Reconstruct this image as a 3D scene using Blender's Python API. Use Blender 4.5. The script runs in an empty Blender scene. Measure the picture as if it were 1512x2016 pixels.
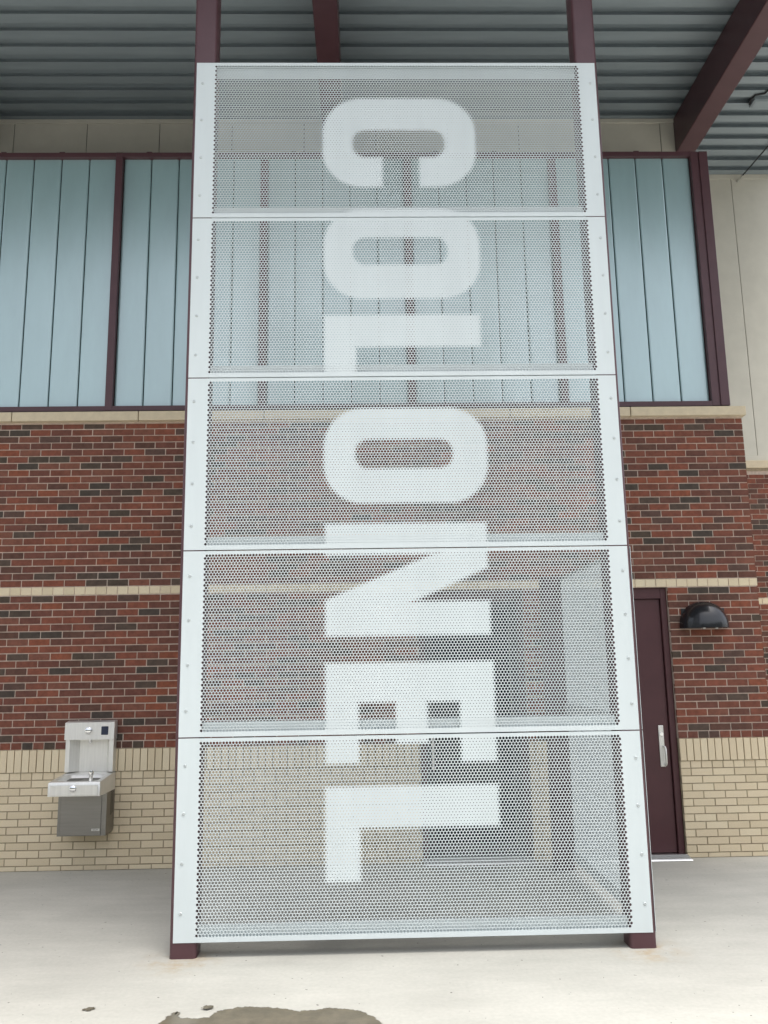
import bpy, bmesh, math, random
import numpy as np
from mathutils import Matrix, Vector
random.seed(7); rng = np.random.default_rng(7)
scn = bpy.context.scene
C = scn.collection

# ------------------------------------------------------------------ camera
cam_d = bpy.data.cameras.new('camera'); cam = bpy.data.objects.new('camera', cam_d); C.objects.link(cam)
cam.matrix_world = Matrix(((0.99967591, 0.01146697, -0.02272848, 0.0),
                           (-0.02026491, -0.18192395, -0.98310376, 0.0),
                           (-0.01540807, 0.98324574, -0.18163261, 1.7392),
                           (0, 0, 0, 1)))
cam_d.sensor_fit = 'VERTICAL'; cam_d.sensor_height = 36.0; cam_d.lens = 29.99
cam_d.clip_start = 0.05; cam_d.clip_end = 1000.0
scn.camera = cam

# ------------------------------------------------------------------ sky, sun, exposure
SUN_EL, SUN_AZ = 76.0, 145.0          # azimuth: 180 = from behind the camera
w = bpy.data.worlds.new('World'); scn.world = w; w.use_nodes = True
nt = w.node_tree; nt.nodes.clear()
sky = nt.nodes.new('ShaderNodeTexSky'); sky.sky_type = 'NISHITA'; sky.sun_disc = False
sky.sun_elevation = math.radians(SUN_EL); sky.sun_rotation = math.radians(SUN_AZ)
sky.air_density = 1.0; sky.dust_density = 4.0; sky.ozone_density = 1.0
hs = nt.nodes.new('ShaderNodeHueSaturation'); hs.inputs['Saturation'].default_value = 0.36   # overcast: the blue is veiled
bg = nt.nodes.new('ShaderNodeBackground'); bg.inputs['Strength'].default_value = 0.15
wo = nt.nodes.new('ShaderNodeOutputWorld')
nt.links.new(sky.outputs[0], hs.inputs['Color']); nt.links.new(hs.outputs[0], bg.inputs['Color']); nt.links.new(bg.outputs[0], wo.inputs['Surface'])
sd = bpy.data.lights.new('sun', 'SUN'); sd.energy = 1.5; sd.angle = math.radians(28); sd.color = (1.0, 0.975, 0.93)
sun = bpy.data.objects.new('sun', sd); C.objects.link(sun)
el, az = math.radians(SUN_EL), math.radians(SUN_AZ)
sdir = Vector((math.sin(az) * math.cos(el), math.cos(az) * math.cos(el), math.sin(el)))   # towards the sun
sun.rotation_euler = (-sdir).to_track_quat('-Z', 'Y').to_euler()
sun.location = (0, -5, 30)
vs = scn.view_settings
vs.view_transform = 'Standard'; vs.look = 'None'; vs.gamma = 1.0; vs.use_curve_mapping = False
vs.exposure = 1.05

# ------------------------------------------------------------------ materials
def mat(name, col, rough=0.6, metal=0.0, spec=0.5, noise=None, bump=None, attr=None, coat=0.0):
    """principled; noise=(scale, amount[, stretch]) varies value; bump=(scale, strength, distance); attr = colour attribute"""
    m = bpy.data.materials.new(name); m.use_nodes = True
    n = m.node_tree.nodes; l = m.node_tree.links
    b = n['Principled BSDF']
    b.inputs['Base Color'].default_value = (*col, 1); b.inputs['Roughness'].default_value = rough
    b.inputs['Metallic'].default_value = metal; b.inputs['Specular IOR Level'].default_value = spec
    b.inputs['Coat Weight'].default_value = coat
    geo = n.new('ShaderNodeNewGeometry')
    src = None
    if attr:
        a = n.new('ShaderNodeAttribute'); a.attribute_name = attr; src = a.outputs['Color']
    if noise:
        mp = n.new('ShaderNodeMapping'); mp.inputs['Scale'].default_value = noise[2] if len(noise) > 2 else (1, 1, 1)
        l.new(geo.outputs['Position'], mp.inputs['Vector'])
        t = n.new('ShaderNodeTexNoise'); t.inputs['Scale'].default_value = noise[0]; t.inputs['Detail'].default_value = 6
        t.inputs['Roughness'].default_value = 0.65
        l.new(mp.outputs[0], t.inputs['Vector'])
        mr = n.new('ShaderNodeMapRange'); mr.inputs[1].default_value = 0.25; mr.inputs[2].default_value = 0.75
        mr.inputs[3].default_value = 1 - noise[1]; mr.inputs[4].default_value = 1 + noise[1]
        l.new(t.outputs['Fac'], mr.inputs[0])
        mx = n.new('ShaderNodeMix'); mx.data_type = 'RGBA'; mx.blend_type = 'MULTIPLY'; mx.inputs[0].default_value = 1
        if src: l.new(src, mx.inputs[6])
        else: mx.inputs[6].default_value = (*col, 1)
        l.new(mr.outputs[0], mx.inputs[7]); src = mx.outputs[2]
    if src: l.new(src, b.inputs['Base Color'])
    if bump:
        t2 = n.new('ShaderNodeTexNoise'); t2.inputs['Scale'].default_value = bump[0]; t2.inputs['Detail'].default_value = 4
        l.new(geo.outputs['Position'], t2.inputs['Vector'])
        bp = n.new('ShaderNodeBump'); bp.inputs['Strength'].default_value = bump[1]; bp.inputs['Distance'].default_value = bump[2]
        l.new(t2.outputs['Fac'], bp.inputs['Height']); l.new(bp.outputs[0], b.inputs['Normal'])
    return m

M = {}
M['brick'] = mat('red_brick', (.2, .08, .06), .85, attr='tint', noise=(22, .32), bump=(220, .3, .0012), spec=.2)
M['cream_brick'] = mat('cream_brick', (.6, .5, .35), .9, attr='tint', noise=(90, .07), bump=(300, .25, .001), spec=.2)
M['mortar'] = mat('mortar', (.61, .50, .42), .95, noise=(30, .18), bump=(220, .6, .002), spec=.15)
M['cream_mortar'] = mat('cream_mortar', (.37, .31, .22), .95, noise=(30, .18), bump=(220, .6, .002), spec=.15)
M['stone'] = mat('cast_stone', (.62, .53, .38), .85, noise=(14, .10), bump=(120, .3, .001), spec=.25)
M['maroon'] = mat('maroon_paint', (.085, .038, .045), .38, noise=(6, .10), spec=.45)
M['maroon_door'] = mat('maroon_door_paint', (.075, .026, .030), .42, noise=(5, .10), spec=.45)
M['white'] = mat('white_powder_coat', (.635, .695, .70), .45, noise=(5, .045, (1, 1, .12)), spec=.4)
M['panel'] = mat('cream_fibre_panel', (.59, .57, .495), .8, noise=(4, .06), bump=(90, .15, .001), spec=.25)
M['seam'] = mat('dark_joint', (.05, .045, .04), .9)
M['deck'] = mat('galvanised_deck', (.27, .315, .34), .55, metal=.15, noise=(9, .10, (.12, 1, 1)), spec=.4)
M['gasket'] = mat('dark_gasket', (.035, .05, .05), .7)
M['steel'] = mat('brushed_steel', (.78, .77, .73), .42, metal=.65, noise=(60, .08, (1, 1, .05)))
M['steel_dark'] = mat('stainless_cabinet', (.27, .26, .24), .4, metal=1.0, noise=(50, .08, (.05, 1, 1)))
M['chrome'] = mat('chrome', (.82, .83, .84), .09, metal=1.0)
M['alu'] = mat('aluminium', (.72, .72, .71), .32, metal=1.0)
M['black'] = mat('gloss_black', (.012, .013, .016), .24, spec=.5, coat=.3)
M['black_matt'] = mat('black_rubber', (.02, .02, .022), .6)
M['screen'] = mat('display', (.02, .03, .06), .15)
M['darkglass'] = mat('tinted_glass', (.014, .017, .022), .06, spec=.5)
M['screw'] = mat('painted_screw', (.55, .59, .59), .4, metal=.3)
M['plate'] = mat('name_plate', (.62, .62, .60), .3, metal=.8)

# translucent channel glass
def glass_mat():
    m = mat('frosted_channel_glass', (.335, .445, .455), .30, noise=(3.0, .10, (1, 1, .25)), spec=1.0, coat=1.0)
    b = m.node_tree.nodes['Principled BSDF']; b.inputs['Coat IOR'].default_value = 1.9; b.inputs['Coat Tint'].default_value = (.86, .98, 1, 1); b.inputs['Coat Roughness'].default_value = .26; b.inputs['IOR'].default_value = 1.7
    return m
M['cglass'] = glass_mat()

# concrete: faint trowel streaks, specks, rust round the post feet
def ground_mat():
    m = bpy.data.materials.new('concrete_slab'); m.use_nodes = True
    n = m.node_tree.nodes; l = m.node_tree.links; b = n['Principled BSDF']
    b.inputs['Roughness'].default_value = .75; b.inputs['Specular IOR Level'].default_value = .3
    geo = n.new('ShaderNodeNewGeometry')
    def noise(scale, detail, mapscale=(1, 1, 1), rot=0.0):
        mp = n.new('ShaderNodeMapping'); mp.inputs['Scale'].default_value = mapscale; mp.inputs['Rotation'].default_value = (0, 0, rot)
        l.new(geo.outputs['Position'], mp.inputs['Vector'])
        t = n.new('ShaderNodeTexNoise'); t.inputs['Scale'].default_value = scale; t.inputs['Detail'].default_value = detail; t.inputs['Roughness'].default_value = .6
        l.new(mp.outputs[0], t.inputs['Vector']); return t.outputs['Fac']
    def ramp(sock, a, b_, c0, c1):
        r = n.new('ShaderNodeMapRange'); r.inputs[1].default_value = a; r.inputs[2].default_value = b_; r.inputs[3].default_value = c0; r.inputs[4].default_value = c1
        r.clamp = True; l.new(sock, r.inputs[0]); return r.outputs[0]
    def mul(a, b_):
        x = n.new('ShaderNodeMath'); x.operation = 'MULTIPLY'; l.new(a, x.inputs[0]); l.new(b_, x.inputs[1]); return x.outputs[0]
    v = mul(ramp(noise(.9, 6), .3, .7, .88, 1.08), ramp(noise(2.2, 8, (.5, 2.0, 1), .75), .3, .7, .91, 1.07))
    v = mul(v, ramp(noise(38, 6), .3, .7, .93, 1.04))
    v = mul(v, ramp(noise(30, 1), .745, .77, 1.0, .35))          # specks
    base = n.new('ShaderNodeMix'); base.data_type = 'RGBA'; base.blend_type = 'MULTIPLY'; base.inputs[0].default_value = 1
    base.inputs[6].default_value = (.445, .435, .39, 1); l.new(v, base.inputs[7])
    # rust wash round feet
    cur = base.outputs[2]
    for fx, fy in ((-1.165, 5.66), (1.73, 5.66)):
        d = n.new('ShaderNodeVectorMath'); d.operation = 'DISTANCE'; l.new(geo.outputs['Position'], d.inputs[0]); d.inputs[1].default_value = (fx, fy, 0)
        k = mul(ramp(d.outputs['Value'], .06, .30, 1, 0), ramp(noise(9, 5), .42, .66, 0, .6))
        mx = n.new('ShaderNodeMix'); mx.data_type = 'RGBA'; l.new(k, mx.inputs[0]); l.new(cur, mx.inputs[6]); mx.inputs[7].default_value = (.36, .25, .12, 1); cur = mx.outputs[2]
    l.new(cur, b.inputs['Base Color'])
    bp = n.new('ShaderNodeBump'); bp.inputs['Strength'].default_value = .25; bp.inputs['Distance'].default_value = .002
    l.new(noise(140, 4), bp.inputs['Height']); l.new(bp.outputs[0], b.inputs['Normal'])
    return m
M['ground'] = ground_mat()
def wet_mat():
    m = mat('wet_concrete', (.125, .108, .075), .24, noise=(9, .30), spec=.5)
    n = m.node_tree.nodes; l = m.node_tree.links; b = n['Principled BSDF']
    at = n.new('ShaderNodeAttribute'); at.attribute_name = 'wet'
    geo = n.new('ShaderNodeNewGeometry'); t = n.new('ShaderNodeTexNoise'); t.inputs['Scale'].default_value = 28; t.inputs['Detail'].default_value = 5
    l.new(geo.outputs['Position'], t.inputs['Vector'])
    ad = n.new('ShaderNodeMath'); ad.operation = 'ADD'; l.new(at.outputs['Fac'], ad.inputs[0]); l.new(t.outputs['Fac'], ad.inputs[1])
    mr = n.new('ShaderNodeMapRange'); mr.interpolation_type = 'SMOOTHSTEP'; mr.inputs[1].default_value = .62; mr.inputs[2].default_value = 1.05
    l.new(ad.outputs[0], mr.inputs[0]); l.new(mr.outputs[0], b.inputs['Alpha'])
    return m
M['wet'] = wet_mat()

# ------------------------------------------------------------------ helpers
def link(name, me, material=None, parent=None, loc=None):
    o = bpy.data.objects.new(name, me); C.objects.link(o)
    if material is not None and me is not None and len(me.materials) == 0: me.materials.append(M[material] if isinstance(material, str) else material)
    if loc is not None: o.location = loc
    if parent is not None: setpar(o, parent)
    return o
WORLD = {}
def setpar(o, parent):
    o.parent = parent
    q, off = parent, Vector((0, 0, 0))
    while q is not None:
        off += q.location; q = q.parent
    o.location = o.location - off
def root(name, loc, label, cat, group=None):
    o = bpy.data.objects.new(name, None); C.objects.link(o); o.location = loc; o.empty_display_size = .2
    tag(o, label, cat, group); return o
def tag(o, label, cat, group=None):
    o['label'] = label; o['category'] = cat
    if group: o['group'] = group
    return o

class MB:
    """collects shapes into one bmesh; .build makes one object"""
    def __init__(s): s.bm = bmesh.new()
    def box(s, x0, x1, y0, y1, z0, z1, bev=0.0, seg=2):
        r = bmesh.ops.create_cube(s.bm, size=1)
        vs_ = r['verts']
        for v in vs_: v.co = Vector(((x0 + x1) / 2 + v.co.x * (x1 - x0), (y0 + y1) / 2 + v.co.y * (y1 - y0), (z0 + z1) / 2 + v.co.z * (z1 - z0)))
        if bev:
            es = list({e for v in vs_ for e in v.link_edges})
            bmesh.ops.bevel(s.bm, geom=es, offset=bev, segments=seg, affect='EDGES', profile=.5)
        return s
    def prism(s, pts, axis, a, b):
        """polygon pts (2-D) extruded along axis 'x'/'y'/'z' from a to b"""
        f = {'x': lambda p, t: (t, p[0], p[1]), 'y': lambda p, t: (p[0], t, p[1]), 'z': lambda p, t: (p[0], p[1], t)}[axis]
        A = [s.bm.verts.new(f(p, a)) for p in pts]; B = [s.bm.verts.new(f(p, b)) for p in pts]
        n = len(pts)
        s.bm.faces.new(A[::-1]); s.bm.faces.new(B)
        for i in range(n): s.bm.faces.new((A[i], A[(i + 1) % n], B[(i + 1) % n], B[i]))
        return s
    def tube(s, pts, r, n=10):
        rings = []
        P = [Vector(p) for p in pts]
        for i, p in enumerate(P):
            d = (P[min(i + 1, len(P) - 1)] - P[max(i - 1, 0)]).normalized()
            u = d.orthogonal().normalized() if i == 0 else (u0 - d * u0.dot(d)).normalized()
            u0 = u; v = d.cross(u)
            rr = r[i] if isinstance(r, (list, tuple)) else r
            rings.append([s.bm.verts.new(p + (u * math.cos(2 * math.pi * k / n) + v * math.sin(2 * math.pi * k / n)) * rr) for k in range(n)])
        for a, b in zip(rings, rings[1:]):
            for k in range(n): s.bm.faces.new((a[k], a[(k + 1) % n], b[(k + 1) % n], b[k]))
        s.bm.faces.new(rings[0][::-1]); s.bm.faces.new(rings[-1])
        return s
    def build(s, name, material, parent=None, smooth=False, origin=None):
        bmesh.ops.recalc_face_normals(s.bm, faces=s.bm.faces[:])
        me = bpy.data.meshes.new(name)
        if origin is not None: bmesh.ops.translate(s.bm, verts=s.bm.verts[:], vec=-Vector(origin))
        s.bm.to_mesh(me); s.bm.free()
        if smooth:
            me.polygons.foreach_set('use_smooth', [True] * len(me.polygons))
            try: me.set_sharp_from_angle(angle=math.radians(40))
            except Exception: pass
        return link(name, me, material, parent, loc=Vector(origin) if origin is not None else Vector((0, 0, 0)))

def mesh_np(name, verts, tris=None, quads=None):
    me = bpy.data.meshes.new(name)
    nv = len(verts); me.vertices.add(nv); me.vertices.foreach_set('co', np.asarray(verts, np.float32).ravel())
    li, ls, lt = [], [], []
    off = 0
    for arr, k in ((tris, 3), (quads, 4)):
        if arr is None or len(arr) == 0: continue
        arr = np.asarray(arr, np.int32); li.append(arr.ravel()); ls.append(off + np.arange(len(arr)) * k); lt.append(np.full(len(arr), k)); off += arr.size
    li = np.concatenate(li); ls = np.concatenate(ls).astype(np.int32); lt = np.concatenate(lt).astype(np.int32)
    me.loops.add(len(li)); me.loops.foreach_set('vertex_index', li)
    me.polygons.add(len(ls)); me.polygons.foreach_set('loop_start', ls); me.polygons.foreach_set('loop_total', lt)
    me.update(calc_edges=True); me.validate()
    me.polygons.foreach_set('use_smooth', np.zeros(len(me.polygons), bool)); me.update()
    return me

# ------------------------------------------------------------------ ground
def sheet(name, x0, x1, y0, y1, z, material):
    me = bpy.data.meshes.new(name); me.from_pydata([(x0, y0, z), (x1, y0, z), (x1, y1, z), (x0, y1, z)], [], [(0, 1, 2, 3)])
    o = link(name, me, material); o['kind'] = 'structure'; return o
M['asphalt'] = mat('asphalt', (.055, .055, .055), .85, noise=(3, .2), bump=(60, .4, .004), spec=.3)
sheet('ground', -400, 400, -400, 400, -.12, 'asphalt')           # unseen asphalt beyond the slab, added dark to cut bounced light
pv = MB().box(-30, 30, -9, 20, -.12 - .2, 0).build('pavement', 'ground'); pv['kind'] = 'structure'

# unseen trees added behind the camera to block low sky and darken upper windows
M['leaf'] = mat('added_foliage', (.045, .075, .03), .8, noise=(1.2, .5))
wm = MB()
for k in range(70):
    a = math.radians(195 + 150 * k / 69 + random.uniform(-1, 1)); d = random.uniform(44, 56); hh = random.uniform(9, 14)
    x_, y_ = d * math.cos(a), d * math.sin(a)
    wm.tube([(x_, y_, -.12), (x_, y_, hh * .5)], [.35, .2], 6)
    for j in range(4):
        r_ = bmesh.ops.create_icosphere(wm.bm, subdivisions=2, radius=1.0)
        cx, cy, cz = x_ + random.uniform(-1.6, 1.6), y_ + random.uniform(-1.6, 1.6), hh * (.30 + .17 * j); rr_ = random.uniform(1.9, 3.1)
        for v in r_['verts']: v.co = Vector((cx, cy, cz)) + v.co * rr_ * random.uniform(.75, 1.15)
far = wm.build('added_wood', 'leaf'); far['kind'] = 'stuff'; far['label'] = 'green wood added behind the camera to shade the upper windows'; far['category'] = 'trees'

# ------------------------------------------------------------------ building
WY = 8.2                        # face of the brick wall
FY = 10.78                      # face of the set-back wall
XL, XC, XF = -6.6, 3.805, 6.1   # left end, corner, right end of the set-back wall
bld = root('brick_building', (0, WY, 0), 'red brick building with cream brick base, frosted glass windows and deep metal canopy', 'building')

RED = [(.210, .074, .048), (.182, .069, .047), (.150, .062, .046), (.232, .078, .046), (.132, .060, .045), (.112, .058, .044), (.195, .081, .056),
       (.080, .060, .046), (.092, .066, .052), (.070, .056, .046), (.102, .062, .050)]
REDW = [.14, .17, .15, .05, .13, .08, .09, .05, .05, .04, .05]
CREAM = [(.68, .575, .405), (.70, .595, .42), (.66, .555, .39), (.69, .585, .415), (.64, .54, .375), (.71, .61, .435)]
CREAMW = [1 / 6] * 6
COURSE, BL, JT = .0677, .2032, .010

def set_tint(me, cols):
    a = me.color_attributes.new('tint', 'FLOAT_COLOR', 'POINT')
    a.data.foreach_set('color', np.asarray(cols, np.float32).ravel())
BOXV = np.array([(-.5, 0, -.5), (.5, 0, -.5), (.5, 0, .5), (-.5, 0, .5), (-.5, 1, -.5), (.5, 1, -.5), (.5, 1, .5), (-.5, 1, .5)])
BOXQ = np.array([(0, 1, 2, 3), (1, 5, 6, 2), (4, 0, 3, 7), (3, 2, 6, 7), (4, 5, 1, 0)])
DEPTH = .03
lib = {}
def brick_mesh(wd, ht, pal, ci):
    key = (round(wd, 3), round(ht, 3), pal, ci)
    if key not in lib:
        me = mesh_np('brick', BOXV * np.array([key[0], DEPTH, key[1]]), quads=BOXQ)
        col = (RED if pal == 'r' else CREAM)[ci]
        set_tint(me, [(*col, 1)] * 8); me.materials.append(M['brick' if pal == 'r' else 'cream_brick']); lib[key] = me
    return lib[key]
def runs(x0, x1, z0, z1, step, phase, jt, holes):
    """brick segments of one course between x0 and x1, openings left out"""
    ends = [(x0, x1)]
    for hx0, hx1, hz0, hz1 in holes:
        if hz0 < z1 - .01 and hz1 > z0 + .01:
            ne = []
            for a, b in ends:
                if hx0 > a: ne.append((a, min(b, hx0)))
                if hx1 < b: ne.append((max(a, hx1), b))
            ends = [e for e in ne if e[1] - e[0] > .01]
    out = []
    for a, b in ends:
        k = math.floor((a - phase) / step)
        x = phase + k * step
        while x < b:
            s, e = max(a, x + (jt / 2 if x > a else 0)), min(b, x + step - (jt / 2 if x + step < b else 0))
            if e - s > .018: out.append((s, e))
            x += step
    return out
SEEN = []      # single bricks (objects); the rest are joined
def lay(bricks, face, pal, parent, name, seen, limit):
    """bricks: (x0,x1,z0,z1,proud). seen(xc,zc) -> built one by one, up to limit, the lowest first; the rest joined as stuff"""
    items = []
    for (x0, x1, z0, z1, pr) in bricks:
        ci = int(rng.choice(len(RED if pal == 'r' else CREAM), p=REDW if pal == 'r' else CREAMW))
        items.append((x0, x1, z0, z1, pr + float(rng.normal(0, .0012)), ci))
    vis = sorted([i for i in items if seen((i[0] + i[1]) / 2, (i[2] + i[3]) / 2)], key=lambda i: i[2])
    single = vis[:limit]; ids = {id(i) for i in single}
    rest = [i for i in items if id(i) not in ids]
    for (x0, x1, z0, z1, pr, ci) in single:
        o = link(name, brick_mesh(x1 - x0, z1 - z0, pal, ci), None, parent, loc=Vector(((x0 + x1) / 2, face - pr, (z0 + z1) / 2)))
        o.rotation_euler = (0, float(rng.normal(0, .0025)), 0)
    return rest
def join_bricks(rest, face, pal, parent, name, side=None):
    if not rest: return
    n = len(rest); V = np.zeros((n, 8, 3)); T = np.zeros((n, 8, 4)); T[..., 3] = 1
    P = np.array(RED if pal == 'r' else CREAM)
    for k, (x0, x1, z0, z1, pr, ci) in enumerate(rest):
        b = BOXV * np.array([x1 - x0, DEPTH, z1 - z0]); a = rng.normal(0, .0025)
        bx, bz = b[:, 0] + b[:, 2] * a, b[:, 2] - b[:, 0] * a
        V[k, :, 0] = bx + (x0 + x1) / 2; V[k, :, 1] = b[:, 1] + face - pr; V[k, :, 2] = bz + (z0 + z1) / 2
        T[k, :, :3] = P[ci]
    V = V.reshape(-1, 3)
    if side is not None:      # wall that runs away from the corner: (u, d) -> (x = side - d, y = u)
        V = np.stack([side - (V[:, 1] - face), V[:, 0], V[:, 2]], 1)
    Q = (BOXQ[None] + (np.arange(n) * 8)[:, None, None]).reshape(-1, 4)
    if side is not None: Q = Q[:, ::-1]
    me = mesh_np(name, V, quads=Q); set_tint(me, T.reshape(-1, 4)); me.materials.append(M['brick' if pal == 'r' else 'cream_brick'])
    o = link(name, me, None, parent, loc=Vector((0, 0, 0))); o['kind'] = 'stuff'
    return o

D1 = (.497, 1.515, -.1, 2.483)      # dark glazed entrance
D2 = (1.955, 2.924, -.1, 2.483)     # maroon door
HOLES = [D1, D2]
Z_SILL, Z_B1, Z_B0, Z_S1, Z_S0 = 4.182, 2.5635, 2.4825, 1.0615, .8590
RX, CX = -2.878, -2.166
def red_courses(x0, x1, holes, phase):
    out = []; z = Z_B1; k = 0
    while z < Z_SILL - .01:
        for a, b in runs(x0, x1, z, z + COURSE, BL, phase + (BL / 2 if k % 2 else 0) + .011 * math.sin(k * 1.7), JT, holes): out.append((a, b, z + .004, min(z + COURSE - .006, Z_SILL - .012), 0))
        z += COURSE; k += 1
    z = Z_B0; k = 1
    while z > Z_S1 + .01:
        z -= COURSE
        last = z - COURSE < Z_S1 - .01 or z < Z_S1 + .01
        for a, b in runs(x0, x1, z, z + COURSE, BL / 2 if last else BL, phase + (BL / 2 if k % 2 else 0) + .006 * math.sin(k * 2.3), JT, holes): out.append((a, b, z + .004, z + COURSE - .006, 0))
        k += 1
    return out
def band(x0, x1, holes): return [(a, b, Z_B0 + .005, Z_B1 - .005, .001) for a, b in runs(x0, x1, Z_B0, Z_B1, BL / 2, RX, .008, holes)]
def soldiers(x0, x1, holes): return [(a, b, Z_S0 + .003, Z_S1 - .004, .012) for a, b in runs(x0, x1, Z_S0, Z_S1, .0677, -2.297, .009, holes)]
def cream_courses(x0, x1, holes):
    out = []; z = Z_S0; k = 0
    while z > 0:
        z -= COURSE
        for a, b in runs(x0, x1, z, z + COURSE, BL if k else BL / 2, CX + (BL / 2 if k % 2 else 0), JT, holes): out.append((a, b, max(z + .004, .006), z + COURSE - .006, 0))
        k += 1
    return out
def wall_backing(name, x0, x1, z0, z1, face, material, holes, parent):
    xs = sorted({x0, x1, *[h[0] for h in holes], *[h[1] for h in holes]}); xs = [x for x in xs if x0 <= x <= x1]
    m = MB()
    for a, b in zip(xs, xs[1:]):
        zb = z0
        for h in holes:
            if h[0] <= a and h[1] >= b: zb = max(zb, h[3])
        if zb < z1 - .001: m.box(a, b, face, face + .25, zb, z1)
    return m.build(name, material, parent)
def in_view(x, z): return (-3.72 < x < -1.78) or (2.15 < x < 3.9)

wall = wall_backing('wall', XL, XC - .006, Z_S1, 4.20, WY + .006, 'mortar', HOLES, bld)
rest = lay(red_courses(XL, XC, HOLES, RX), WY, 'r', wall, 'brick', in_view, 300)
join_bricks(rest, WY, 'r', wall, 'brickwork')
rest = lay(band(XL, XC, HOLES), WY, 'c', wall, 'header_brick', in_view, 300); join_bricks(rest, WY, 'c', wall, 'header_course')
plinth = wall_backing('plinth', XL, XC - .006, 0, Z_S1, WY + .006, 'cream_mortar', HOLES, bld)
rest = lay(cream_courses(XL, XC, HOLES), WY, 'c', plinth, 'brick', in_view, 300); join_bricks(rest, WY, 'c', plinth, 'brickwork')
rest = lay(soldiers(XL, XC, HOLES), WY, 'c', plinth, 'soldier_brick', in_view, 300); join_bricks(rest, WY, 'c', plinth, 'soldier_course')

# return wall round the corner (runs back to the set-back wall)
ret = MB().box(XC - .26, XC - .007, WY + .26, FY, 0, 4.20).build('return_wall', 'mortar', bld)
def withc(bl, pal): return [(*b, int(rng.choice(len(RED if pal == 'r' else CREAM), p=REDW if pal == 'r' else CREAMW))) for b in bl]
join_bricks(withc(red_courses(WY + .005, FY, [], WY), 'r'), 0, 'r', ret, 'brickwork', side=XC)
join_bricks(withc(band(WY + .005, FY, []), 'c') + withc(cream_courses(WY + .005, FY, []), 'c') + withc(soldiers(WY + .005, FY, []), 'c'), 0, 'c', ret, 'cream_brickwork', side=XC)

# set-back wall to the right
DZ = -.0  # same coursing
rw = wall_backing('recessed_wall', XC - .3, XF, 0, 4.26, FY + .006, 'mortar', [], bld)
rest = lay(red_courses(XC, XF, [], RX + .07), FY, 'r', rw, 'brick', lambda x, z: x < 5.6 and z > 2.0 and x > 4.9, 120); join_bricks(rest, FY, 'r', rw, 'brickwork')
rest = band(XC, XF, []) + soldiers(XC, XF, []) + cream_courses(XC, XF, []); join_bricks(withc(rest, 'c'), FY, 'c', rw, 'cream_brickwork')

# sills
sill = MB().box(XL, XC, WY + .01, WY + .24, 4.19, 4.30).build('sill', 'cream_mortar', bld)
js = [XL, -5.93, -4.694, -3.458, -2.2206, -.984, .252, 1.46, 2.668, 3.833]
for a, b in zip(js, js[1:]):
    m = MB(); a2, b2 = a + .004, b - (.004 if b < 3.8 else 0)
    m.prism([(WY - .055, 4.192), (WY - .055, 4.285), (WY + .12, 4.306), (WY + .12, 4.192)], 'x', a2, b2)
    bmesh.ops.bevel(m.bm, geom=m.bm.edges[:], offset=.004, segments=1, affect='EDGES')
    m.build('sill_stone', 'stone', sill)
sill2 = MB().box(XC, XF, FY - .02, FY + .2, 4.225, 4.25).build('recessed_sill', 'cream_mortar', bld)
xs = [XC + .01, 5.6, XF]
for a, b in zip(xs, xs[1:]): MB().box(a + .004, b - .004, FY - .045, FY + .2, 4.251, 4.351, .004, 1).build('sill_stone', 'stone', sill2)

# windows: one per bay, five glass channels each
MUL = [-5.585, -4.060, -2.536, -1.016, .493, 2.036, 3.561]
ZW0, ZW1 = 4.309, 7.140
for i, (a, b) in enumerate(zip(MUL, MUL[1:])):
    f = MB()
    f.box(a - .036, a + .036, WY + .0, WY + .12, ZW0, ZW1, .003, 1)
    if i == len(MUL) - 2: f.box(b - .036, b + .036, WY + .002, WY + .12, ZW0, ZW1, .003, 1)
    r0, r1 = a + .036, b - .036
    f.box(r0, r1, WY + .004, WY + .12, ZW0, ZW0 + .05); f.box(r0, r1, WY + .006, WY + .12, ZW1 - .05, ZW1)
    win = f.build('window', 'maroon', bld)
    MB().box(r0, r1, WY + .075, WY + .1, ZW0 + .05, ZW1 - .05).build('backing', 'gasket', win)
    w_ = (r1 - r0) / 5
    for k in range(5):
        u0, u1 = r0 + k * w_ + .0045, r0 + (k + 1) * w_ - .0045
        prof = []      # channel with rounded shoulders
        n = 6
        for j in range(n + 1):
            t = j / n; prof.append((u0 + .022 * (1 - math.cos(t * math.pi / 2)) , WY + .066 - .012 * math.sin(t * math.pi / 2)))
        for j in range(n + 1):
            t = 1 - j / n; prof.append((u1 - .022 * (1 - math.cos(t * math.pi / 2)), WY + .066 - .012 * math.sin(t * math.pi / 2)))
        m = MB(); m.prism(prof, 'z', ZW0 + .052, ZW1 - .052)
        m.build('glass_panel', 'cglass', win, smooth=True)
    for k in (1, 3):
        xk = a + (b - a) * (k / 5.0)
        MB().box(xk - .03, xk + .03, WY + .02, WY + .09, ZW1 + .001, ZW1 + .022, .006, 1).build('clip', 'maroon', win)
ct = MB(); ct.box(3.599, 3.612, WY + .012, WY + .12, ZW0, ZW1); ct.box(3.613, 3.705, WY - .002, WY + .2, ZW0, ZW1 - .002, .003, 1)
ct.build('corner_trim', 'maroon', bld)
MB().box(3.5, 3.70, WY + .2, 9.6, ZW0, ZW1 - .01).build('side_cladding', 'panel', bld)
MB().box(XL, 3.70, WY + .125, 9.7, ZW1 - .04, ZW1 - .006).build('ledge', 'white', bld)

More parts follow.
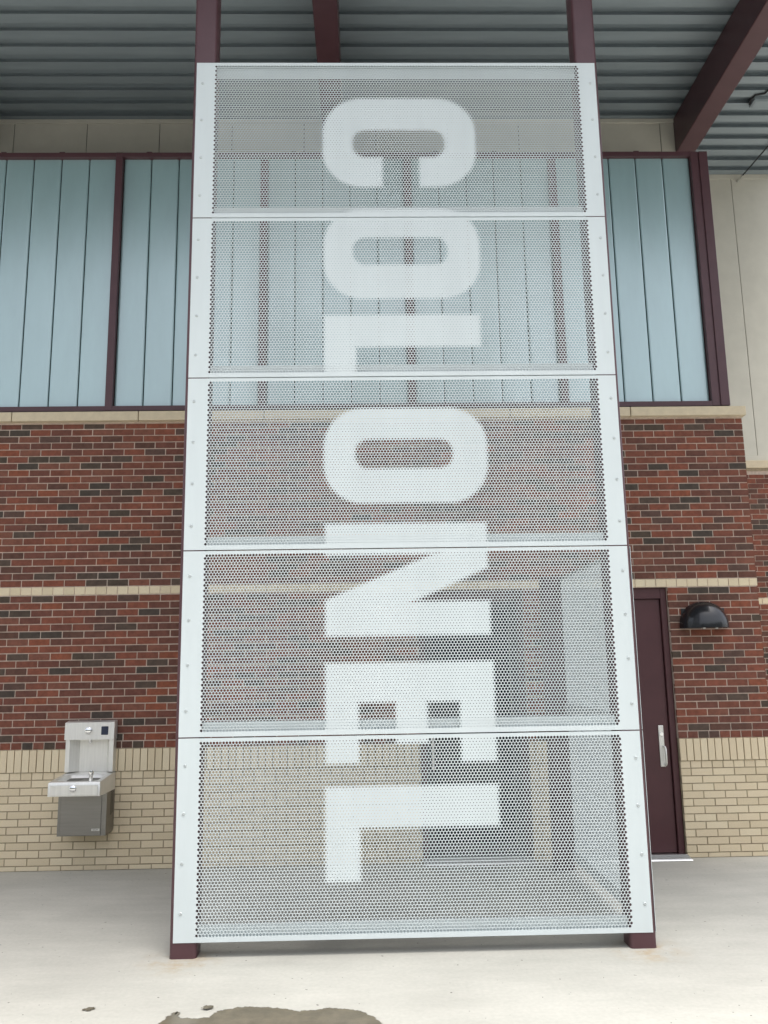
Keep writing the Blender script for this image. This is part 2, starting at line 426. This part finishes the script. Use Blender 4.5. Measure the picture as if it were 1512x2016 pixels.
# upper walls of cream panels
ZD = 8.481
UY = 9.556
up = MB().box(XL, 3.93, UY + .012, UY + .2, ZW1 - .006, ZD + .05).build('upper_wall', 'seam', bld)
MB().box(XL, 3.93, UY - .012, UY + .01, ZD - .06, ZD - .004, .003, 1).build('cornice_strip', 'panel', up)
x = -4.254 - 3 * .8893; px = []
while x < 4.9: px.append(x); x += .8893
for a, b in zip(px, px[1:]):
    b = min(b, 3.93)
    if b - a < .05: continue
    MB().box(a + .004, b - .004, UY, UY + .02, ZW1, ZD - .06, .002, 1).build('cladding_panel', 'panel', up)
uf = MB().box(XC - .3, XF, FY + .012, FY + .2, 4.352, ZD + .05).build('recessed_upper_wall', 'seam', bld)
MB().box(XC - .3, XF, FY - .006, FY + .01, ZD - .075, ZD - .004, .003, 1).build('cornice_strip', 'panel', uf)
MB().box(XC - .3, XF, FY - .003, FY + .01, 4.353, 4.43).build('base_strip', 'panel', uf)
x = 5.170 - 2 * .8893; px = []
while x < XF + .5: px.append(x); x += .8893
for a, b in zip(px, px[1:]):
    MB().box(max(a, XC - .3) + .0035, min(b, XF) - .0035, FY, FY + .02, 4.43, ZD - .075, .002, 1).build('cladding_panel', 'panel', uf)

# canopy: corrugated deck in sheets, beams, front girder
CANX0, CANX1, CANY0, CANY1 = -7.2, 5.95, 4.2, 10.9
RP = .2376
roof = MB().box(CANX0, CANX1, CANY0, CANY1 + .3, ZD + .125, ZD + .26).build('roof', 'deck', bld)
y0 = 9.487 - RP * 23
ribs = []
while y0 < CANY1: ribs.append(y0); y0 += RP
ribs = [r for r in ribs if r > CANY0]
for s in range(0, len(ribs), 4):
    prof = []
    for r in ribs[s:s + 4]:
        prof += [(r + .001, ZD + .075), (r + .050, ZD + .075), (r + .005, ZD), (r + .132, ZD), (r + .088, ZD + .075), (r + RP - .001, ZD + .075)]
    prof += [(prof[-1][0], ZD + .122), (prof[0][0], ZD + .122)]
    m = MB(); m.prism(prof, 'x', CANX0 + .05, CANX1 - .05)
    m.build('deck_sheet', 'deck', roof)
for bx in (-4.69, -.325, 4.045):
    m = MB(); m.box(bx - .12, bx + .12, 4.4, UY + .25, 8.009, ZD - .003, .012, 2)
    m.build('beam', 'maroon', roof, smooth=False)
MB().box(CANX0, CANX1, CANY0 - .02, CANY0 + .06, ZD - .25, ZD + .3).build('fascia', 'maroon', roof)
MB().box(CANX0 + .1, CANX1 - .1, 5.60, 5.85, 8.02, ZD - .004).build('girder', 'maroon', roof)

# doors
def door(hole, name):
    x0, x1, z1 = hole[0], hole[1], hole[3]
    m = MB(); fw = .062
    m.box(x0 + .003, x0 + fw, WY + .045, WY + .20, .0, z1 - .003, .004, 1); m.box(x1 - fw, x1 - .003, WY + .045, WY + .20, 0, z1 - .003, .004, 1)
    m.box(x0 + fw, x1 - fw, WY + .046, WY + .20, z1 - .105, z1 - .003)
    # reveal lining
    return m.build(name, 'maroon_door', bld), x0 + fw, x1 - fw, z1 - .105
dr, a, b, zt = door(D2, 'door')
MB().box(a + .004, b - .004, WY + .075, WY + .12, .035, zt - .004, .003, 1).build('leaf', 'maroon_door', dr)
hm = MB(); hm.box(2.757, 2.807, WY + .064, WY + .0755, .80, 1.18, .005, 2); hp = hm.build('handle', 'steel', dr)
MB().tube([(2.797, WY + .066, .985), (2.797, WY + .03, .985), (2.797, WY + .014, .965), (2.797, WY + .012, .90), (2.797, WY + .014, .84), (2.797, WY + .03, .82), (2.797, WY + .066, .82)], .009, 10).build('grip', 'steel', hp, smooth=True)
MB().tube([(2.782, WY + .068, 1.10), (2.782, WY + .05, 1.10)], .016, 14).build('lock_cylinder', 'chrome', hp, smooth=True)
for z in (.25, 1.2, 2.15): MB().tube([(a, WY + .07, z - .06), (a, WY + .07, z + .06)], .008, 8).build('hinge', 'maroon_door', dr)
def threshold(x0, x1, par):
    m = MB(); m.prism([(WY - .13, .004), (WY - .125, .012), (WY - .02, .03), (WY + .12, .03), (WY + .12, .004)], 'x', x0, x1)
    for k in range(5): m.box(x0 + .004, x1 - .004, WY - .108 + k * .022, WY - .098 + k * .022, .010, .022 + k * .0035)
    return m.build('threshold', 'alu', par)
threshold(D2[0], D2[1] + .0, dr)
er, a, b, zt = door(D1, 'entrance_door')
lf = MB(); lf.box(a + .004, a + .075, WY + .085, WY + .125, .035, zt - .004); lf.box(b - .075, b - .004, WY + .085, WY + .125, .035, zt - .004)
lf.box(a + .075, b - .075, WY + .086, WY + .125, .035, .14); lf.box(a + .075, b - .075, WY + .086, WY + .125, zt - .09, zt - .004)
lf = lf.build('leaf', 'black_matt', er)
MB().box(a + .075, b - .075, WY + .10, WY + .108, .14, zt - .09).build('pane', 'darkglass', er)
MB().box(b - .0785, b - .0745, WY + .083, WY + .10, .14, zt - .09).build('edge_strip', 'steel_dark', er)
MB().tube([(a + .055, WY + .085, 1.10), (a + .055, WY + .03, 1.10), (a + .055, WY + .03, .82), (a + .055, WY + .085, .82)], .011, 10).build('handle', 'steel', er, smooth=True)
threshold(D1[0], D1[1], er)
# the dark room behind the glazed door and behind the wall
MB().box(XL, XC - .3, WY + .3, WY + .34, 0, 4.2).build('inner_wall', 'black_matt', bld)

# ------------------------------------------------------------------ perforated sign
P = .0208; RPZ = P * .866
R_BIG, R_SMALL = .0088, .0032
SY = 5.7
def sd_box(x, z, b, r=0.0):
    cx, cz = (b[0] + b[1]) / 2, (b[2] + b[3]) / 2; hx, hz = (b[1] - b[0]) / 2, (b[3] - b[2]) / 2
    dx, dz = np.abs(x - cx) - hx + r, np.abs(z - cz) - hz + r
    return np.hypot(np.maximum(dx, 0), np.maximum(dz, 0)) + np.minimum(np.maximum(dx, dz), 0) - r
def sd_poly(x, z, pts):          # convex, counter-clockwise
    d = np.full(x.shape, -1e9)
    for (x0, z0), (x1, z1) in zip(pts, pts[1:] + pts[:1]):
        L = math.hypot(x1 - x0, z1 - z0); d = np.maximum(d, ((x - x0) * (z1 - z0) - (z - z0) * (x1 - x0)) / L)
    return d
def letters(x, z):
    U, mx = np.minimum.reduce, np.maximum
    def ring(o, i): return mx(sd_box(x, z, o, .80 * (o[3] - o[2]) / 2), -sd_box(x, z, i, .85 * (i[3] - i[2]) / 2))
    c = mx(ring((-.277, .850, 5.213, 5.929), (-.060, .624, 5.447, 5.671)), -sd_poly(x, z, [(.158, 5.10), (.433, 5.10), (.433, 5.218), (.461, 5.56), (.139, 5.56), (.158, 5.218)]))
    o1 = ring((-.272, .850, 4.341, 5.035), (-.064, .622, 4.598, 4.811))
    l1 = U([sd_box(x, z, (-.270, .834, 3.978, 4.212)), sd_box(x, z, (-.270, -.048, 3.757, 4.1))])
    o2 = ring((-.274, .851, 2.854, 3.524), (-.060, .612, 3.096, 3.303))
    n = U([sd_box(x, z, (-.268, .826, 2.500, 2.713)), sd_box(x, z, (-.268, .828, 1.959, 2.181)),
           sd_poly(x, z, [(-.268, 2.05), (.019, 2.05), (.824, 2.405), (.824, 2.55), (.578, 2.55), (-.268, 2.198)])])
    e = U([sd_box(x, z, (-.269, .838, 1.529, 1.783)), sd_box(x, z, (-.269, -.054, 1.150, 1.6)), sd_box(x, z, (.190, .395, 1.268, 1.6)), sd_box(x, z, (.610, .836, 1.150, 1.6))])
    l2 = U([sd_box(x, z, (-.270, .838, .752, 1.003)), sd_box(x, z, (-.270, -.052, .432, .9))])
    return U([c, o1, l1, o2, n, e, l2])

K = 12
ANG = np.arange(K) * 2 * math.pi / K
def perf_mesh(name, u0, u1, z0, z1, hu0, hu1, hz0, hz1, lettered, thick=.003):
    """sheet in (u, z), front towards -y, every hole really cut"""
    nc = int(round((hu1 - hu0) / P)); nr = int(round((hz1 - hz0) / RPZ)) + 1
    p = (hu1 - hu0) / nc; rp = (hz1 - hz0) / (nr - 1)
    col = np.arange(nc)
    cu, cz = [], []
    for r in range(nr):
        cu.append(hu0 + (col + (.5 if r % 2 else 0.0) + .25) * p); cz.append(np.full(nc, hz0 + r * rp))
    cu = np.concatenate(cu); cz = np.concatenate(cz); n = len(cu)
    if lettered:
        d = letters(cu, cz); t = np.clip(d / (P * 1.5) + .52, 0, 1); rad = R_SMALL + (R_BIG - R_SMALL) * t
    else: rad = np.full(n, R_BIG)
    V = np.zeros((n, 4 + 2 * K, 3))
    for q, (sx, sz) in enumerate(((1, 1), (-1, 1), (-1, -1), (1, -1))):
        V[:, q, 0] = cu + sx * p / 2; V[:, q, 2] = cz + sz * rp / 2
    ca, sa = np.cos(ANG), np.sin(ANG)
    V[:, 4:4 + K, 0] = cu[:, None] + rad[:, None] * ca; V[:, 4:4 + K, 2] = cz[:, None] + rad[:, None] * sa
    V[:, 4 + K:, 0] = V[:, 4:4 + K, 0]; V[:, 4 + K:, 2] = V[:, 4:4 + K, 2]; V[:, 4 + K:, 1] = thick
    T = []
    for q in range(4):
        for j in range(K // 4): T.append((4 + q * K // 4 + j, q, 4 + (q * K // 4 + j + 1) % K))
        T.append((4 + ((q + 1) * K // 4) % K, q, (q + 1) % 4))
    T = np.array(T); Q = np.array([(4 + j, 4 + (j + 1) % K, 4 + K + (j + 1) % K, 4 + K + j) for j in range(K)])
    base = (np.arange(n) * (4 + 2 * K))[:, None, None]
    tris = (T[None] + base).reshape(-1, 3); quads = (Q[None] + base).reshape(-1, 4)
    V = V.reshape(-1, 3)
    ev, eq = [], []
    def rect(a, b, c, d, y=0.0):
        k = len(V) + len(ev); ev.extend([(a, y, c), (b, y, c), (b, y, d), (a, y, d)]); eq.append((k, k + 1, k + 2, k + 3))
    L0, L1 = hu0 - .25 * p, hu0 + (nc + .25) * p
    for r in range(nr):
        zz0, zz1 = hz0 + (r - .5) * rp, hz0 + (r + .5) * rp
        if r % 2: rect(L0, L0 + p / 2, zz0, zz1)
        else: rect(L1 - p / 2, L1, zz0, zz1)
    b0, b1 = hz0 - rp / 2, hz1 + rp / 2
    rect(u0, L0, z0, z1); rect(L1, u1, z0, z1); rect(L0, L1, z0, b0); rect(L0, L1, b1, z1)
    # folded edges all round
    k = len(V) + len(ev); t = .028
    ev += [(u0, 0, z0), (u1, 0, z0), (u1, 0, z1), (u0, 0, z1), (u0, t, z0), (u1, t, z0), (u1, t, z1), (u0, t, z1)]
    eq += [(k, k + 4, k + 5, k + 1), (k + 2, k + 6, k + 7, k + 3)]
    t2 = thick
    k = len(V) + len(ev)
    ev += [(u0, 0, z0), (u1, 0, z0), (u1, 0, z1), (u0, 0, z1), (u0, t2, z0), (u1, t2, z0), (u1, t2, z1), (u0, t2, z1)]
    eq += [(k + 3, k + 7, k + 4, k), (k + 1, k + 5, k + 6, k + 2)]
    return mesh_np(name, np.vstack([V, np.array(ev)]), tris, np.vstack([quads, np.array(eq)]))

sign = root('perforated_sign', (.28, SY, 0), 'tall white perforated metal sign of five panels spelling COLONEL sideways on maroon posts', 'sign')
def post(name, x0, x1, y0, z1, parent, r=.022):
    m = MB(); d = x1 - x0; pts = []
    for cx, cy, a0 in ((x1 - r, y0 + d - r, 0), (x0 + r, y0 + d - r, 90), (x0 + r, y0 + r, 180), (x1 - r, y0 + r, 270)):
        for k in range(5): a = math.radians(a0 + k * 22.5); pts.append((cx + r * math.cos(a), cy + r * math.sin(a)))
    m.prism(pts, 'z', 0.0, z1); return m.build(name, 'maroon', parent, smooth=True)
for x0, x1 in ((-1.240, -1.073), (1.632, 1.799)): post('post', x0, x1, SY + .004, 8.02, sign)
for x0, x1 in ((-1.240, -1.073), (1.632, 1.799)):
    MB().box(x0 - .0, x1 + .0, SY + .016, SY + .16, -.0, .002).build('foot_weld', 'maroon', sign)
PZ = [.090, 1.325, 2.543, 3.757, 4.969, 6.235]
screw_m = None
def screw_mesh():
    m = MB(); bm = m.bm
    rings = []
    for rr, yy in ((.0105, 0), (.0105, -.002), (.008, -.0045), (.004, -.005), (.0036, -.003)):
        rings.append([bm.verts.new((rr * math.cos(k * math.pi / 6), yy, rr * math.sin(k * math.pi / 6))) for k in range(12)])
    for a, b in zip(rings, rings[1:]):
        for k in range(12): bm.faces.new((a[k], a[(k + 1) % 12], b[(k + 1) % 12], b[k]))
    bm.faces.new(rings[-1]); bmesh.ops.recalc_face_normals(bm, faces=bm.faces[:])
    me = bpy.data.meshes.new('screw'); bm.to_mesh(me); bm.free(); me.materials.append(M['screw']); return me
screw_m = screw_mesh()
for i in range(5):
    z0, z1 = PZ[i] + .004, PZ[i + 1] - .004
    me = perf_mesh('panel', -1.217, 1.778, z0, z1, -1.077, 1.650, z0 + .039, z1 - .031, True)
    pn = link('panel', me, 'white', sign, loc=Vector((0, SY, 0)))
    m = MB(); m.box(-1.07, 1.628, SY + .028, SY + .031, z0, z0 + .088); m.box(-1.07, 1.628, SY + .0285, SY + .075, z0 + .088, z0 + .091); m.build('stiffener', 'white', pn)
    if i == 4: MB().box(-1.07, 1.628, SY + .028, SY + .031, z1 - .115, z1 - .0).build('stiffener', 'white', pn)
    for sx in (-1.172, 1.738):
        for fr in (.138, .380, .622, .863):
            o = link('screw', screw_m, None, pn, loc=Vector((sx + random.uniform(-.003, .003), SY - .0005, z0 + (z1 - z0) * fr)))
            o.rotation_euler = (0, random.uniform(0, 6), 0)

# side screen behind the sign, from its right post towards the wall
priv = root('privacy_screen', (1.80, 6.8, 0), 'low white perforated side screen between the tall sign and the wall', 'screen')
post('post', 1.622, 1.794, 7.79, 2.56, priv)
for i in range(2):
    z0, z1 = PZ[i] + .004, PZ[i + 1] - .004
    me = perf_mesh('panel', 5.715, 7.96, z0, z1, 5.715 + .12, 7.96 - .14, z0 + .039, z1 - .031, False)
    o = link('panel', me, 'white', priv, loc=Vector((1.803, 0, 0)))
    o.rotation_euler = (0, 0, math.pi / 2)      # u -> +y, front towards +x
    setl = o
    st = MB(); st.box(1.772, 1.775, 5.9, 7.78, z0, z0 + .088); st.build('stiffener', 'white', priv)

# ------------------------------------------------------------------ drinking fountain
fx0, fx1 = -2.762, -2.312
fc = (fx0 + fx1) / 2
ft = root('drinking_fountain', (fc, WY, .34), 'stainless steel wall drinking fountain with bottle filler on the cream brick base', 'fountain')
BY = WY - .47
# cabinet with side profile
cab = MB(); cab.prism([(WY - .25, .34), (WY - .25, .72), (WY - .25, .79), (WY - .014, .86), (WY - .014, .36), (WY - .05, .34)], 'x', fx0 + .022, fx1 - .002)
cab = cab.build('cabinet', 'steel_dark', ft)
MB().box(fx0 + .045, fx1 - .045, WY - .256, WY - .2505, .345, .70, .003, 1).build('front_panel', 'steel_dark', cab)
for r in range(2):
    for k in range(13):
        yy = WY - .12 + r * .045; zz = .50 + k * .024 + r * .012
        m = MB(); m.prism([(yy - .017, zz - .006), (yy + .017, zz + .006), (yy + .017, zz + .014), (yy - .017, zz + .002)], 'x', fx1 - .0025, fx1 - .0008); m.build('vent_slot', 'black_matt', cab)
npl = MB().box(fx1 - .125, fx1 - .052, WY - .2595, WY - .2565, .382, .402, .0014, 1).build('name_plate', 'plate', cab)
tc = bpy.data.curves.new('plate_text', 'FONT'); tc.body = 'ELKAY'; tc.size = .0165; tc.extrude = .0004; tc.align_x = 'CENTER'
to = bpy.data.objects.new('plate_text', tc); C.objects.link(to)
dg = bpy.context.evaluated_depsgraph_get(); tme = bpy.data.meshes.new_from_object(to.evaluated_get(dg)); bpy.data.objects.remove(to)
tme.transform(Matrix.Translation((fx1 - .0885, WY - .2602, .3862)) @ Matrix.Rotation(math.pi / 2, 4, 'X'))
tl = link('plate_text', tme, None, npl, loc=Vector((0, 0, 0))); tme.materials.clear(); tme.materials.append(M['black_matt'])
# basin: hollow tray
bz = .822
m = MB(); bm = m.bm
def rr(x0, x1, y0, y1, z, r, n=4, zs=0.0):
    pts = []
    for cx, cy, a0 in ((x1 - r, y1 - r, 0), (x0 + r, y1 - r, 90), (x0 + r, y0 + r, 180), (x1 - r, y0 + r, 270)):
        for k in range(n + 1):
            a = math.radians(a0 + 90 * k / n); yy = cy + r * math.sin(a); pts.append(bm.verts.new((cx + r * math.cos(a), yy, z + (yy - BY) * zs)))
    return pts
SL = .085
L = [rr(fx0, fx1, BY, WY - .012, .705, .006, zs=.0), rr(fx0, fx1, BY, WY - .012, bz - .008, .006, zs=SL), rr(fx0 + .006, fx1 - .006, BY + .006, WY - .014, bz, .006, zs=SL),
     rr(fx0 + .045, fx1 - .045, BY + .055, WY - .13, bz - .001, .05, zs=SL), rr(fx0 + .055, fx1 - .055, BY + .065, WY - .14, bz - .012, .05, zs=SL), rr(fx0 + .085, fx1 - .085, BY + .11, WY - .17, bz - .05, .05, zs=.02)]
for a, b in zip(L, L[1:]):
    for k in range(len(a)): bm.faces.new((a[k], a[(k + 1) % len(a)], b[(k + 1) % len(a)], b[k]))
bm.faces.new(L[-1]); bm.faces.new(L[0][::-1])
bas = m.build('basin', 'steel', ft, smooth=True)
MB().box(fx0 + .02, fx1 - .02, BY - .006, BY - .0005, .710, bz - .024, .003, 1).build('push_bar', 'steel', bas)
MB().tube([(fc - .005, BY - .0055, .768), (fc - .005, BY - .016, .768), (fc - .005, BY - .021, .768)], [.029, .029, .022], 20).build('push_button', 'chrome', bas, smooth=True)
MB().tube([(fc + .12, BY + .07, bz), (fc + .12, BY + .07, bz + .05), (fc + .12, BY + .07, bz + .055), (fc + .12, BY + .075, bz + .078), (fc + .118, BY + .085, bz + .086)], [.019, .016, .021, .022, .012], 14).build('bubbler', 'chrome', bas, smooth=True)
MB().box(fc - .03, fc + .06, BY + .19, BY + .23, bz - .046, bz - .043).build('drain', 'black_matt', bas)
# bottle filler
bf = MB(); bf.box(fx0 + .012, fx1 - .006, WY - .018, WY - .014, .862, 1.31); bf = bf.build('bottle_filler', 'steel', ft)
hd = MB(); hd.prism([(WY - .118, 1.150), (WY - .112, 1.305), (WY - .014, 1.318), (WY - .014, 1.150)], 'x', fx0, fx1)
bmesh.ops.bevel(hd.bm, geom=hd.bm.edges[:], offset=.003, segments=2, affect='EDGES'); hd = hd.build('filler_head', 'steel', ft)
for s, (xa, xb, xi) in enumerate(((fx0 + .010, fx0 + .048, fx0 + .115), (fx1 - .006, fx1 - .044, fx1 - .085))):
    m = MB(); m.prism([(xa, WY - .1), (xb, WY - .1), (xi, WY - .0185), (xa, WY - .0185)], 'z', .866, 1.1495); m.build('side_wing', 'steel', bf)
MB().tube([(fc - .005, WY - .100, 1.232), (fc - .005, WY - .132, 1.232), (fc - .005, WY - .139, 1.232)], [.031, .031, .022], 20).build('fill_button', 'chrome', hd, smooth=True)
MB().box(fx1 - .118, fx1 - .054, WY - .121, WY - .113, 1.192, 1.268, .004, 1).build('display', 'screen', hd)
MB().tube([(fc - .002, WY - .07, 1.152), (fc - .002, WY - .07, 1.128), (fc - .002, WY - .07, 1.118)], [.018, .016, .010], 12).build('spout', 'chrome', hd, smooth=True)

# ------------------------------------------------------------------ wall lamp: glossy quarter dome
lx, lz = 3.244, 2.103
lamp = root('wall_lamp', (lx, WY, lz), 'glossy black half dome wall lamp beside the maroon door', 'lamp')
m = MB(); bm = m.bm; NA, NB = 20, 10
rows = []
for j in range(NB + 1):
    t = j / NB * math.pi / 2            # 0 rim at bottom -> top
    row = []
    for i in range(NA + 1):
        a = i / NA * math.pi
        ex = math.copysign(abs(math.cos(a)) ** .92, math.cos(a))
        row.append(bm.verts.new((lx + .232 * ex * math.cos(t) ** .9, WY - .004 - .215 * math.sin(a) * math.cos(t) ** .9, lz + .235 * math.sin(t))))
    rows.append(row)
for a, b in zip(rows, rows[1:]):
    for i in range(NA):
        if (b[i].co - b[i + 1].co).length > 1e-6 or True: bm.faces.new((a[i], a[i + 1], b[i + 1], b[i]))
rim = [bm.verts.new((lx + (v.co.x - lx) * 1.0, WY - .004 + (v.co.y - WY + .004) * 1.0, lz - .022)) for v in rows[0]]
rin = [bm.verts.new((lx + (v.co.x - lx) * .93, WY - .004 + (v.co.y - WY + .004) * .93, lz - .022)) for v in rows[0]]
rup = [bm.verts.new((v.co.x, v.co.y, lz + .03)) for v in rin]
for A, B in ((rim, rows[0]), (rin, rim), (rup, rin)):
    for i in range(NA): bm.faces.new((A[i], A[i + 1], B[i + 1], B[i]))
bm.faces.new(rup); bmesh.ops.remove_doubles(bm, verts=bm.verts[:], dist=1e-5)
m.build('shade', 'black', lamp, smooth=True)
MB().box(lx - .21, lx + .21, WY - .0135, WY - .003, lz - .018, lz + .17, .003, 1).build('back_plate', 'black_matt', lamp)
for sx in (-.06, .06): MB().box(lx + sx - .012, lx + sx + .012, WY - .17, WY - .14, lz - .034, lz - .023).build('latch', 'steel', lamp)

# ------------------------------------------------------------------ canopy fittings
fxr = root('ceiling_light', (4.98, 9.2, ZD), 'slim pale strip light fixed under the metal deck beyond the beam', 'light')
MB().box(4.76, 5.9, 9.12, 9.28, ZD - .055, ZD - .001, .006, 1).build('housing', 'deck', fxr)
MB().box(4.78, 5.88, 9.135, 9.265, ZD - .062, ZD - .056).build('diffuser', 'deck', fxr)
cb = MB().tube([(4.752, 9.24, ZD - .03), (4.74, 9.16, ZD - .012), (4.76, 9.09, ZD - .012), (4.86, 9.06, ZD - .012), (4.875, 9.0, ZD - .012), (4.86, 8.86, ZD - .012), (4.83, 8.76, ZD - .012), (4.93, 8.72, ZD - .012), (5.1, 8.69, ZD - .012), (5.5, 8.66, ZD - .012)], .011, 8).build('cable', 'black_matt', smooth=True)
tag(cb, 'thin black cable looping across the metal deck to the strip light', 'cable')
tr = root('tie_rod', (5.25, FY, 8.38), 'thin metal rod slanting from the cream panel wall up to the deck', 'rod')
MB().tube([(5.262, FY - .02, 8.37), (5.45, 9.6, ZD + .02)], .009, 8).build('rod', 'black_matt', tr, smooth=True)
MB().tube([(5.262, FY + .0, 8.368), (5.275, FY - .14, 8.382)], .014, 10).build('anchor', 'alu', tr, smooth=True)

# ------------------------------------------------------------------ water on the slab
def blob(name, pts, label, z=.004, feather=.03):
    # closed smooth outline through pts
    n = len(pts); out = []
    for i in range(n):
        p0, p1, p2, p3 = [Vector((*pts[(i + k - 1) % n], 0)) for k in range(4)]
        for k in range(6):
            t = k / 6; q = .5 * ((2 * p1) + (p2 - p0) * t + (2 * p0 - 5 * p1 + 4 * p2 - p3) * t * t + (3 * p1 - p0 - 3 * p2 + p3) * t ** 3)
            q += Vector((random.uniform(-.007, .007), random.uniform(-.007, .007), 0)); out.append((q.x, q.y, z))
    N = len(out); P2 = [Vector(q) for q in out]; inner = []
    area = sum(P2[i].x * P2[(i + 1) % N].y - P2[(i + 1) % N].x * P2[i].y for i in range(N))
    for i in range(N):
        t = (P2[(i + 2) % N] - P2[i - 2]).normalized(); nrm = Vector((-t.y, t.x, 0)) * (1 if area > 0 else -1)
        inner.append(P2[i] + nrm * feather)
    me = bpy.data.meshes.new(name)
    me.from_pydata([tuple(q) for q in P2 + inner], [], [(i, (i + 1) % N, N + (i + 1) % N, N + i) for i in range(N)] + [tuple(range(N, 2 * N))])
    at = me.attributes.new('wet', 'FLOAT', 'POINT'); at.data.foreach_set('value', np.array([0.0] * N + [1.0] * N, np.float32))
    o = link(name, me, 'wet'); tag(o, label, 'water stain'); return o
blob('water_stain', [(-1.06, 4.76), (-1.035, 4.85), (-.99, 4.87), (-.965, 4.80), (-.85, 4.785), (-.80, 4.865), (-.73, 4.90), (-.66, 4.92), (-.56, 4.905), (-.45, 4.88), (-.38, 4.845), (-.30, 4.85), (-.22, 4.875), (-.14, 4.86), (-.06, 4.83), (0, 4.77), (.06, 4.66), (.12, 4.4), (-.05, 4.05), (-.5, 3.95), (-.95, 4.2), (-1.12, 4.55)], 'large dark wet patch on the pale concrete before the sign')
blob('water_stain', [(-1.515, 4.915), (-1.50, 4.95), (-1.465, 4.955), (-1.45, 4.93), (-1.475, 4.905)], 'small dark water spot alone on the concrete, away from the wet patch', .004, .009)
blob('water_stain', [(-.885, 4.885), (-.875, 4.925), (-.84, 4.93), (-.822, 4.90), (-.85, 4.872)], 'small dark water drop just behind the edge of the large wet patch', .008, .009)
